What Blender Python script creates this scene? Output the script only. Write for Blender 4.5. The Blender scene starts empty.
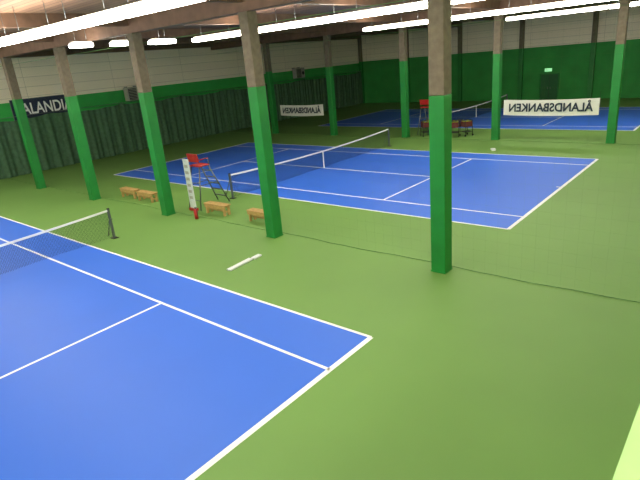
import bpy, bmesh, math, random
from mathutils import Matrix, Vector, Euler
random.seed(3)
scene=bpy.context.scene
scene.view_settings.view_transform='Standard'
scene.view_settings.look='None'
scene.view_settings.exposure=0.0

# ------------------------------------------------ materials
def lin(c): return tuple((x/255/12.92 if x/255<=0.04045 else ((x/255+0.055)/1.055)**2.4) for x in c)
def mat(name,rgb,rough=0.6,var=0.12,scale=3.0,metal=0.0,spec=0.4,emis=0.0,bump=0.0,detail=4):
    m=bpy.data.materials.new(name); m.use_nodes=True
    nt=m.node_tree; b=nt.nodes['Principled BSDF']
    c=lin(rgb)
    tc=nt.nodes.new('ShaderNodeTexCoord'); no=nt.nodes.new('ShaderNodeTexNoise')
    no.inputs['Scale'].default_value=scale; no.inputs['Detail'].default_value=detail
    nt.links.new(tc.outputs['Object'],no.inputs['Vector'])
    cr=nt.nodes.new('ShaderNodeValToRGB')
    cr.color_ramp.elements[0].position=0.3; cr.color_ramp.elements[1].position=0.7
    cr.color_ramp.elements[0].color=tuple(x*(1-var) for x in c)+(1,)
    cr.color_ramp.elements[1].color=tuple(min(1,x*(1+var)) for x in c)+(1,)
    nt.links.new(no.outputs['Fac'],cr.inputs['Fac'])
    nt.links.new(cr.outputs['Color'],b.inputs['Base Color'])
    b.inputs['Roughness'].default_value=rough; b.inputs['Metallic'].default_value=metal
    b.inputs['Specular IOR Level'].default_value=spec
    if emis>0:
        b.inputs['Emission Color'].default_value=c+(1,); b.inputs['Emission Strength'].default_value=emis
    if bump>0:
        bp=nt.nodes.new('ShaderNodeBump'); bp.inputs['Strength'].default_value=bump; bp.inputs['Distance'].default_value=0.02
        nt.links.new(no.outputs['Fac'],bp.inputs['Height']); nt.links.new(bp.outputs['Normal'],b.inputs['Normal'])
    return m
def wall_mat(name,zsplit,up,low,swap_xy):
    m=bpy.data.materials.new(name); m.use_nodes=True; nt=m.node_tree; b=nt.nodes['Principled BSDF']
    geo=nt.nodes.new('ShaderNodeNewGeometry'); sep=nt.nodes.new('ShaderNodeSeparateXYZ')
    nt.links.new(geo.outputs['Position'],sep.inputs[0])
    com=nt.nodes.new('ShaderNodeCombineXYZ')
    nt.links.new(sep.outputs['Y' if swap_xy else 'X'],com.inputs['X']); nt.links.new(sep.outputs['Z'],com.inputs['Y'])
    br=nt.nodes.new('ShaderNodeTexBrick'); nt.links.new(com.outputs[0],br.inputs['Vector'])
    br.inputs['Scale'].default_value=1.0; br.inputs['Brick Width'].default_value=6.15; br.inputs['Row Height'].default_value=0.6
    br.inputs['Mortar Size'].default_value=0.014; br.offset=0.0
    u=lin(up)
    br.inputs['Color1'].default_value=u+(1,); br.inputs['Color2'].default_value=tuple(x*0.92 for x in u)+(1,)
    br.inputs['Mortar'].default_value=tuple(x*0.6 for x in u)+(1,)
    no=nt.nodes.new('ShaderNodeTexNoise'); no.inputs['Scale'].default_value=0.8; no.inputs['Detail'].default_value=5
    nt.links.new(geo.outputs['Position'],no.inputs['Vector'])
    g=lin(low); cr=nt.nodes.new('ShaderNodeValToRGB'); cr.color_ramp.elements[0].position=.3;cr.color_ramp.elements[1].position=.7
    cr.color_ramp.elements[0].color=tuple(x*.85 for x in g)+(1,); cr.color_ramp.elements[1].color=tuple(x*1.12 for x in g)+(1,)
    nt.links.new(no.outputs['Fac'],cr.inputs['Fac'])
    gt=nt.nodes.new('ShaderNodeMath'); gt.operation='GREATER_THAN'; gt.inputs[1].default_value=zsplit
    nt.links.new(sep.outputs['Z'],gt.inputs[0])
    mx=nt.nodes.new('ShaderNodeMixRGB'); nt.links.new(gt.outputs[0],mx.inputs[0])
    nt.links.new(cr.outputs[0],mx.inputs[1]); nt.links.new(br.outputs['Color'],mx.inputs[2])
    nt.links.new(mx.outputs[0],b.inputs['Base Color']); b.inputs['Roughness'].default_value=.75
    return m
def ceil_mat():
    m=bpy.data.materials.new('ceiling_boards'); m.use_nodes=True; nt=m.node_tree; b=nt.nodes['Principled BSDF']
    geo=nt.nodes.new('ShaderNodeNewGeometry')
    br=nt.nodes.new('ShaderNodeTexBrick'); nt.links.new(geo.outputs['Position'],br.inputs['Vector'])
    br.inputs['Scale'].default_value=1; br.inputs['Brick Width'].default_value=5; br.inputs['Row Height'].default_value=0.25
    br.inputs['Mortar Size'].default_value=0.012
    br.inputs['Color1'].default_value=lin((148,114,92))+(1,); br.inputs['Color2'].default_value=lin((130,98,78))+(1,)
    br.inputs['Mortar'].default_value=lin((76,56,46))+(1,)
    nt.links.new(br.outputs['Color'],b.inputs['Base Color']); b.inputs['Roughness'].default_value=.8
    return m
GREENF=mat('floor_green',(104,144,72),.55,.04,0.4,spec=.32,detail=6)
BLUE=mat('court_blue',(52,106,216),.5,.02,0.5,spec=.36,detail=4)
WHITE=mat('line_white',(228,232,236),.7,.02)
COLG=mat('column_green',(26,124,50),.5,.12,2)
COLC=mat('column_concrete',(112,102,86),.85,.2,6,bump=.3)
PALEG=mat('parapet_green',(150,198,126),.6,.05)
WOODC=ceil_mat()
BEAM=mat('beam_wood',(108,82,66),.7,.2,3)
TUBE=mat('tube_light',(255,249,232),.5,0,emis=27.0)
HOUS=mat('fixture_housing',(210,208,200),.5,.03)
CURT=mat('curtain_green',(68,102,76),.85,.2,5)
NETD=mat('net_black',(22,26,34),.8,.1)
NETG=mat('net_green',(96,140,80),.8,.1)
TAPE=mat('net_tape',(230,232,235),.6,.02)
METAL=mat('steel_grey',(110,115,118),.35,.08,metal=.7)
DARK=mat('dark_paint',(32,34,38),.5,.1)
RED=mat('red_plastic',(165,30,30),.4,.06)
WOOD=mat('bench_wood',(180,148,92),.55,.15,9)
BOARD=mat('board_white',(205,212,215),.5,.03)
BANW=mat('banner_cloth',(210,212,202),.7,.04)
NAVY=mat('sign_navy',(22,34,66),.5,.05)
TXTD=mat('letters_dark',(30,45,60),.6,.02)
TXTW=mat('letters_white',(235,238,240),.6,.02)
EXITG=mat('exit_sign',(150,230,165),.5,0,emis=1.2)
DOORG=mat('door_green',(22,96,48),.5,.06)
HEAT=mat('heater_grey',(165,165,155),.5,.05)
BALL=mat('ball_felt',(200,215,70),.9,.05)
MAROON=mat('maroon_cloth',(96,42,40),.8,.1,10)

# ------------------------------------------------ mesh builder
class MB:
    def __init__(s): s.bm=bmesh.new(); s.mats=[]
    def mi(s,m):
        if m not in s.mats: s.mats.append(m)
        return s.mats.index(m)
    def _paint(s,faces,m):
        i=s.mi(m)
        for f in faces: f.material_index=i
    def box(s,c,d,m,rot=None,bev=0):
        r=bmesh.ops.create_cube(s.bm,size=1)
        vs=r['verts']; M=Matrix.Translation(c)@(rot.to_matrix().to_4x4() if rot else Matrix.Identity(4))@Matrix.Diagonal((*d,1))
        bmesh.ops.transform(s.bm,matrix=M,verts=vs)
        fs=list({f for v in vs for f in v.link_faces}); s._paint(fs,m)
        if bev:
            es=list({e for v in vs for e in v.link_edges})
            rr=bmesh.ops.bevel(s.bm,geom=es,offset=bev,segments=2,affect='EDGES',profile=.5); s._paint(rr['faces'],m)
    def b2(s,lo,hi,m,bev=0):
        s.box([(a+b)/2 for a,b in zip(lo,hi)],[b-a for a,b in zip(lo,hi)],m,bev=bev)
    def cyl(s,a,b,r,m,r2=None,seg=12):
        a=Vector(a);b=Vector(b);d=b-a
        q=bmesh.ops.create_cone(s.bm,cap_ends=True,segments=seg,radius1=r,radius2=r if r2 is None else r2,depth=d.length)
        M=Matrix.Translation((a+b)/2)@d.to_track_quat('Z','Y').to_matrix().to_4x4()
        bmesh.ops.transform(s.bm,matrix=M,verts=q['verts'])
        fs=list({f for v in q['verts'] for f in v.link_faces}); s._paint(fs,m)
        for f in fs: 
            if len(f.verts)==4: f.smooth=True
    def sph(s,c,r,m,sc=(1,1,1),u=16,v=10):
        q=bmesh.ops.create_uvsphere(s.bm,u_segments=u,v_segments=v,radius=r)
        bmesh.ops.transform(s.bm,matrix=Matrix.Translation(c)@Matrix.Diagonal((*sc,1)),verts=q['verts'])
        fs=list({f for v in q['verts'] for f in v.link_faces}); s._paint(fs,m)
        for f in fs: f.smooth=True
    def quad(s,ps,m):
        f=s.bm.faces.new([s.bm.verts.new(p) for p in ps]); s._paint([f],m); return f
    def done(s,name,loc=(0,0,0),rotz=0):
        me=bpy.data.meshes.new(name); s.bm.to_mesh(me); s.bm.free()
        for m in s.mats: me.materials.append(m)
        o=bpy.data.objects.new(name,me); o.location=loc; o.rotation_euler=(0,0,rotz)
        scene.collection.objects.link(o); return o

# ------------------------------------------------ room
XL=-19.5; XR=17.22; YN=-27.75; YF=31.0; ZC=7.6; QY=9.65; CY=19.2
b=MB(); b.b2((XL-.3,YN-.3,-.2),(XR+4.0,YF+.3,0),GREENF); b.done('floor')
b=MB(); b.b2((XL-.3,YN-.3,ZC),(XR+4.0,YF+.3,ZC+.2),WOODC); b.done('ceiling')
wl=wall_mat('wall_left_paint',4.55,(246,234,212),(48,168,74),True)
wb=wall_mat('wall_back_paint',4.7,(246,234,212),(44,148,64),False)
b=MB(); b.b2((XL-.3,YN-.3,0),(XL,YF+.3,ZC),wl); b.done('wall_left')
b=MB(); b.b2((XL,YF,0),(XR+4,YF+.3,ZC),wb); b.done('wall_back')
b=MB(); b.b2((XL,YN-.3,0),(XR+4,YN,ZC),wb); b.done('wall_front')
b=MB(); b.b2((XR+.01,YN,0),(XR+.3,YF,4.5),PALEG); b.done('wall_right')
b=MB(); b.b2((XR,YN,4.5),(XR+.31,YF,4.55),PALEG); b.done('trim_parapet_cap')
b=MB(); b.b2((XR+3.7,YN,0),(XR+4,YF,ZC),wl); b.done('wall_gallery')
b=MB(); b.b2((XR+.3,YN,3.3),(XR+3.7,YF,3.5),HOUS); b.done('gallery_floor')
for y in (-9.25,QY):
    b=MB(); b.b2((XL,y-.2,6.95),(XR+3.7,y+.2,ZC),BEAM); b.done('ceiling_beam')
for k in range(6):
    x=11.55-6.15*k
    b=MB()
    for (y0,y1) in ((YN,-9.45),(-9.05,QY-.2),(QY+.2,YF)):
        b.b2((x-.12,y0,7.2),(x+.12,y1,ZC),BEAM)
    b.done('ceiling_joist')
b=MB()
for k in range(6):
    x=11.55-6.15*k
    b.b2((x-.2,YF-.25,0),(x+.2,YF,4.7),COLG,.01); b.b2((x-.2,YF-.25,4.7),(x+.2,YF,ZC),COLC,.01)
b.done('trim_back_pilasters')
for y in (-9.25,QY):
    for k in range(5):
        x=11.55-6.15*k; zs=4.45 if k==0 and y<0 else 4.85
        b=MB(); b.b2((-.2,-.2,0),(.2,.2,zs),COLG,.02); b.b2((-.195,-.195,zs),(.195,.195,6.95),COLC,.02)
        b.b2((-.206,-.206,0),(.206,.206,.04),COLG)
        b.done('concrete_column',(x,y,0))

# door + exit sign on the back wall
b=MB(); x0,x1=1.15,2.65; Y=YF-.015
b.b2((x0,Y-.06,0.01),(x1,Y-.02,2.25),DOORG,.01)
for (lo,hi) in (((x0-.1,Y-.09,0.01),(x0,Y,2.35)),((x1,Y-.09,0.01),(x1+.1,Y,2.35)),((x0-.1,Y-.09,2.25),(x1+.1,Y,2.35))): b.b2(lo,hi,COLG)
b.b2(((x0+x1)/2-.01,Y-.07,0.01),((x0+x1)/2+.01,Y-.055,2.25),DARK)
for s in (-.12,.12): b.cyl(((x0+x1)/2+s,Y-.1,.95),((x0+x1)/2+s,Y-.1,1.15),.015,METAL)
b.done('door_1')
b=MB(); b.b2((-.3,-.05,-.13),(.3,.05,.13),EXITG,.01); b.b2((-.32,.02,-.15),(.32,.055,.15),METAL)
b.b2((-.2,-.055,-.06),(-.05,-.05,.06),BOARD); b.b2((.02,-.055,-.015),(.22,-.05,.015),BOARD); b.done('exit_sign',(1.75,YF-.06,2.65))

# ------------------------------------------------ courts
def court(yc):
    b=MB(); L=11.885;D=5.485;S=4.115
    b.b2((-L,-D,.000),(L,D,.004),BLUE)
    def ln(x0,y0,x1,y1): b.b2((x0,y0,.002),(x1,y1,.008),WHITE)
    w=.07
    for s in (-1,1):
        ln(-L,s*D-w/2 ,L,s*D+w/2); ln(-L,s*S-w/2,L,s*S+w/2)
        ln(s*L-.055,-D,s*L+.055,D); ln(s*6.4-w/2,-S,s*6.4+w/2,S)
        ln(s*(L-.1)-.1,-w/2,s*(L-.1)+.1,w/2)
    ln(-6.4,-w/2,6.4,w/2)
    b.done('tennis_court',(0,yc,0))
def net(yc):
    b=MB(); Y=6.4
    # net cord sags to .914 at the centre strap, slight belly between strap and posts
    H=lambda y:.914+(1.07-.914)*(abs(y)/Y)-.035*math.sin(math.pi*abs(y)/Y)
    B=lambda y:.03+.03*abs(math.sin(y*1.1))
    n=270
    for i in range(n+1):
        y=-Y+2*Y*i/n; b.quad([(0,y-.0035,B(y)),(0,y+.0035,B(y)),(0,y+.0035,H(y)),(0,y-.0035,H(y))],NETD)
    seg=24
    ys=[-Y+2*Y*i/seg for i in range(seg+1)]
    for i in range(seg):
        ya,yb=ys[i],ys[i+1]
        for j in range(1,22):
            f=j/22; a=B(ya)+(H(ya)-B(ya))*f; c=B(yb)+(H(yb)-B(yb))*f
            b.quad([(0,ya,a-.0035),(0,yb,c-.0035),(0,yb,c+.0035),(0,ya,a+.0035)],NETD)
        for dx in (-.012,.012):
            b.quad([(dx,ya,H(ya)-.06),(dx,yb,H(yb)-.06),(dx,yb,H(yb)+.01),(dx,ya,H(ya)+.01)],TAPE)
        b.quad([(-.012,ya,H(ya)+.01),(.012,ya,H(ya)+.01),(.012,yb,H(yb)+.01),(-.012,yb,H(yb)+.01)],TAPE)
    for s in (-1,1):
        b.b2((-.04,s*Y-.04,.01),(.04,s*Y+.04,1.1),METAL,.008)
        b.cyl((0,s*Y,1.1),(0,s*Y,1.13),.05,DARK)
        b.b2((-.12,s*Y-.1,.009),(.12,s*Y+.1,.03),DARK)
        b.cyl((.05,s*Y,.75),(.17,s*Y,.75),.015,METAL)
        b.cyl((0,s*(Y+.02),.9),(-0.45,s*(Y+.02),.02),.018,METAL)
    b.b2((-.02,-.03,.01),(.02,.03,H(0)),TAPE)
    b.done('tennis_net',(0,yc,0))
for yc in (-18.5,0,CY): court(yc); net(yc)

# ------------------------------------------------ divider nets
def divider(y,x0,x1,h):
    b=MB(); g=.3
    n=int((x1-x0)/g)
    for i in range(n+1):
        x=x0+(x1-x0)*i/n; b.quad([(x-.0005,y,.02),(x+.0005,y,.02),(x+.0005,y,h),(x-.0005,y,h)],NETG)
    for j in range(1,int(h/g)):
        z=j*g; b.quad([(x0,y,z-.0005),(x1,y,z-.0005),(x1,y,z+.0005),(x0,y,z+.0005)],NETG)
    m=60
    for i in range(m):
        a=x0+(x1-x0)*i/m; c=x0+(x1-x0)*(i+1)/m
        f=lambda t: y+.04*math.sin(t*1.3)+.02*math.sin(t*4)
        b.cyl((a,f(a),.02),(c,f(c),.02),.010,NETG,seg=6)
    b.cyl((x0,y,h),(x1,y,h),.008,NETG,seg=6)
    b.done('divider_net')
divider(-8.95,-18.7,17.1,6.6); divider(QY-.32,-18.7,17.1,6.6)

# ------------------------------------------------ curtain on left wall
b=MB(); xs=XL+.45; n=1400; y0=-27;y1=YF-.3; hc=3.65
prev=None
for i in range(n+1):
    y=y0+(y1-y0)*i/n
    dx=.08*math.sin(y*6.5+1.4*math.sin(y*1.3))+.04*math.sin(y*15+2*math.sin(y*.7))
    hem=hc-.16*abs(math.sin(y*.62))-.05*abs(math.sin(y*2.3))
    col=[b.bm.verts.new((xs+dx*k+.03*math.sin(y*2.1+z),y,z)) for z,k in ((.03,1.35),(1,1.15),(2,.95),(3,.7),(hem,.35))]
    if prev:
        for j in range(4):
            f=b.bm.faces.new((prev[j],col[j],col[j+1],prev[j+1])); f.smooth=True; b._paint([f],CURT)
    prev=col
b.cyl((xs,y0,hc+.03),(xs,y1,hc+.03),.015,METAL,seg=6)
b.done('backdrop_curtain')

# ------------------------------------------------ lights
def strip(y,x0,x1,z=6.7,along='X'):
    b=MB(); x=x0
    while x<x1-.1:
        e=min(x+2.9,x1); o=.5 if e-x>1.2 else .22
        b.b2((x,-.07,.15),(e-.06,.07,.21),HOUS)
        b.b2((x+.02,-.23,0),(e-.08,.23,.15),TUBE,.04)
        b.cyl((x+o,0,.21),(x+o,0,ZC-z),.008,METAL,seg=6); b.cyl((e-o,0,.21),(e-o,0,ZC-z),.008,METAL,seg=6)
        x=e
    if along=='X': b.done('ceiling_light_strip',(0,y,z))
    else: b.done('ceiling_light_strip',(y,0,z),math.pi/2)
for y in (-23.1,-13.87): strip(y,-17.0,16.5)
strip(-4.62,-3.2,16.5); strip(5.3,-.6,16.5); strip(14.5,4,16.5)
strip(-3.4,-10.4,-9.5,along='Y'); strip(-3.4,-8.7,-7.8,along='Y'); strip(-3.4,-6.9,-5.6,along='Y')
strip(19.2,-26,-14,along='Y')  # added strip in the gallery, out of view, to brighten the parapet top

# ------------------------------------------------ text helper
def text(name,body,size,mtl,loc,rot,parent=None,width=None,mirror=False):
    cu=bpy.data.curves.new(name,'FONT'); cu.body=body; cu.size=size; cu.extrude=.004; cu.align_x='CENTER'; cu.align_y='CENTER'; cu.offset=.016
    o=bpy.data.objects.new(name,cu); scene.collection.objects.link(o); cu.materials.append(mtl)
    bpy.context.view_layer.update()
    sx=width/o.dimensions.x if width else 1
    o.scale=((-sx if mirror else sx),1,1); o.location=loc; o.rotation_euler=rot
    if parent: o.parent=parent
    return o
def banner(x0,x1,z0,z1,y):
    b=MB(); n=24; w=x1-x0; prev=None
    for i in range(n+1):
        x=-w/2+w*i/n; dz=-.05*math.sin(math.pi*i/n)
        c=[b.bm.verts.new((x,.015*math.sin(i*1.3),z+dz)) for z in (0,(z1-z0)/2,z1-z0)]
        if prev:
            for j in range(2):
                f=b.bm.faces.new((prev[j],c[j],c[j+1],prev[j+1])); f.smooth=True; b._paint([f],BANW)
        prev=c
    for s in (-1,1): b.cyl((s*w/2,0,z1-z0),(s*w/2,0,z1-z0+.35),.006,DARK,seg=6)
    o=b.done('sponsor_banner',((x0+x1)/2,y,z0))
    text('lettering','ÅLANDSBANKEN',(z1-z0)*.72,TXTD,(0,-.035,(z1-z0)/2-.04),(math.pi/2,0,0),o,w*.88,True)
banner(6.0,10.95,1.5,2.35,QY-.42)
banner(-11.8,-7.4,1.5,2.3,QY-.42)
# sign on left wall
b=MB(); b.b2((0,-2.0,-.62),(.05,2.0,.62),NAVY,.01); b.b2((0,-2.03,-.65),(.03,2.03,.65),METAL)
o=b.done('advertising_sign',(XL+.02,-5.35,4.05))
text('lettering','ALANDIA',1.0,TXTW,(.06,.22,-.03),(math.pi/2,0,math.pi/2),o,3.3)
def heater(loc):
    b=MB(); b.b2((0,-.65,-.45),(.5,.65,.5),HEAT,.03); b.b2((.5,-.55,-.4),(.52,.1,.4),DARK)
    for k in range(7): b.box((.53,-.22,-.33+k*.11),(.05,.62,.02),HEAT,Euler((0,.5,0)))
    b.cyl((.5,.38,0),(.53,.38,0),.17,DARK); b.b2((-.28,-.4,.5),(.1,-.35,.56),METAL); b.b2((-.28,.35,.5),(.1,.4,.56),METAL)
    b.done('unit_heater',loc)
heater((XL+.3,1.1,4.2)); heater((XL+.3,19.7,4.25))

# ------------------------------------------------ umpire chair
def umpire(loc,rz=0,board=True):
    b=MB(); w=.34
    for s in (-1,1):
        b.cyl((s*w*1.15,-.6,0),(s*w*.8,-.25,1.75),.028,METAL); b.cyl((s*w*1.15,.95,0),(s*w*.8,.2,1.75),.028,METAL)
        b.cyl((s*w*.95,-.4,1.0),(s*w*.95,.52,1.0),.016,METAL)
        b.cyl((s*w,-.25,2.05),(s*w,.2,2.05),.022,RED); b.cyl((s*w,.2,1.78),(s*w,.2,2.05),.018,METAL)
    for z in (.3,.6,.9,1.2,1.5):
        t=z/1.75; y=.95-.75*t; ww=w*(1.15-.35*t)
        b.box((0,y,z),(2*ww,.09,.03),METAL)
    for z in (.4,1.1):
        t=z/1.75; b.cyl((-w*(1.15-.35*t),-.6+.35*t,z),(w*(1.15-.35*t),-.6+.35*t,z),.016,METAL)
    b.b2((-.34,-.28,1.75),(.34,.25,1.81),RED,.02)
    b.box((0,-.3,2.12),(.68,.05,.36),RED,Euler((math.radians(8),0,0)),.02)
    if board:
        b.b2((-.19,-.68,.1),(.17,-.63,2.15),BOARD,.01); b.b2((-.22,-.74,0),(.2,-.58,.1),RED)
        for k in range(6): b.b2((-.12,-.687,.5+k*.26),(.10,-.68,.62+k*.26),HEAT)
    b.done('umpire_chair',loc,rz)
umpire((-.15,-7.75,0))
umpire((.0,11.2,0),0,False)

def bench(loc,rz,L=1.3):
    b=MB()
    for k in range(3): b.b2((-L/2,-.17+k*.12,.40),(L/2,-.07+k*.12,.43),WOOD,.006)
    for s in (-1,1):
        x=s*(L/2-.12)
        b.b2((x-.03,-.16,0),(x+.03,-.06,.4),WOOD); b.b2((x-.03,.06,0),(x+.03,.16,.4),WOOD); b.b2((x-.03,-.17,.33),(x+.03,.17,.4),WOOD)
        b.b2((x-.025,-.1,.12),(x+.025,.1,.17),WOOD)
    b.b2((-L/2+.02,-.155,.26),(L/2-.02,-.135,.39),WOOD)
    b.b2((-L/2+.12,-.02,.13),(L/2-.12,.02,.18),WOOD)
    b.done('wooden_bench',loc,rz)
bench((3.8,-8.3,0),0,1.2); bench((1.3,-8.3,0),0,1.3); bench((-3.75,-8.3,0),0); bench((-5.3,-8.25,0),0)

# ------------------------------------------------ ball trolleys
def trolley(loc,rz):
    b=MB(); w=.26; d=.26
    for sx in (-1,1):
        for sy in (-1,1):
            b.cyl((sx*w*1.1,sy*d*1.1,.06),(sx*w,sy*d,.98),.018,DARK)
            b.cyl((sx*w*1.1-.015,sy*d*1.1,.06),(sx*w*1.1+.015,sy*d*1.1,.06),.06,DARK,seg=16)
    def ring(z,e,r=.014,m=DARK):
        for p,q in (((-e,-e),(e,-e)),((e,-e),(e,e)),((e,e),(-e,e)),((-e,e),(-e,-e))): b.cyl((*p,z),(*q,z),r,m)
    ring(.28,w*1.05); ring(.98,w,.02); ring(.6,w)
    # sling basket: cloth sides, wire mesh and bottom
    for s in (-1,1):
        b.b2((-w,s*w-.008,.60),(w,s*w+.008,.93),MAROON); b.b2((s*w-.008,-w,.60),(s*w+.008,w,.93),MAROON)
    b.b2((-w,-w,.58),(w,w,.60),DARK)
    b.b2((-w,-w,.26),(w,w,.28),DARK)
    for i in range(6):
        for j in range(6): b.sph((-.19+i*.076,-.19+j*.076,.92+.03*math.sin(i*2+j)),.034,BALL,u=8,v=6)
    b.cyl((-w,-d,.98),(-w,-d-.22,1.1),.016,METAL); b.cyl((w,-d,.98),(w,-d-.22,1.1),.016,METAL); b.cyl((-w,-d-.22,1.1),(w,-d-.22,1.1),.02,DARK)
    b.done('ball_trolley',loc,rz)
trolley((2.45,10.35,0),.3); trolley((3.05,10.75,0),-.5); trolley((.45,10.25,0),.8)

# white floor pieces, extinguisher
b=MB(); b.b2((-.08,-.55,.0),(.08,.38,.05),BOARD,.01); b.b2((-.04,.42,0),(.12,.75,.05),BOARD,.01); b.done('line_scraper_board',(6.3,-11.55,0),math.radians(4))
b=MB(); b.b2((-.12,-.18,.0),(.12,.18,.07),BOARD,.015); b.b2((-.08,-.3,0),(.08,-.2,.05),BOARD,.01); b.done('folded_towel',(6.5,6.6,0),.5)
b=MB(); b.cyl((0,0,0),(0,0,.36),.075,RED,seg=20); b.sph((0,0,.36),.075,RED,(1,1,.6)); b.cyl((0,0,.38),(0,0,.45),.025,DARK); b.box((.04,0,.46),(.13,.03,.02),DARK); b.cyl((.06,0,.43),(.1,0,.12),.012,DARK)
b.done('fire_extinguisher',(1.0,-9.15,0))

cam=bpy.data.cameras.new('cam'); co=bpy.data.objects.new('camera',cam); scene.collection.objects.link(co)
a,bb,c=0.7236,1.2303,-0.0926
M=(Matrix.Rotation(a,4,'Z')@Matrix.Rotation(bb,4,'X')@Matrix.Rotation(c,4,'Z')); M.translation=(17.3517,-20.5067,5.4956)
co.matrix_world=M; cam.lens=511.02*36/640; cam.sensor_width=36; cam.clip_start=.05; scene.camera=co
w=bpy.data.worlds.new('world'); scene.world=w; w.use_nodes=True; w.node_tree.nodes['Background'].inputs[0].default_value=(.8,.85,.9,1); w.node_tree.nodes['Background'].inputs[1].default_value=.05
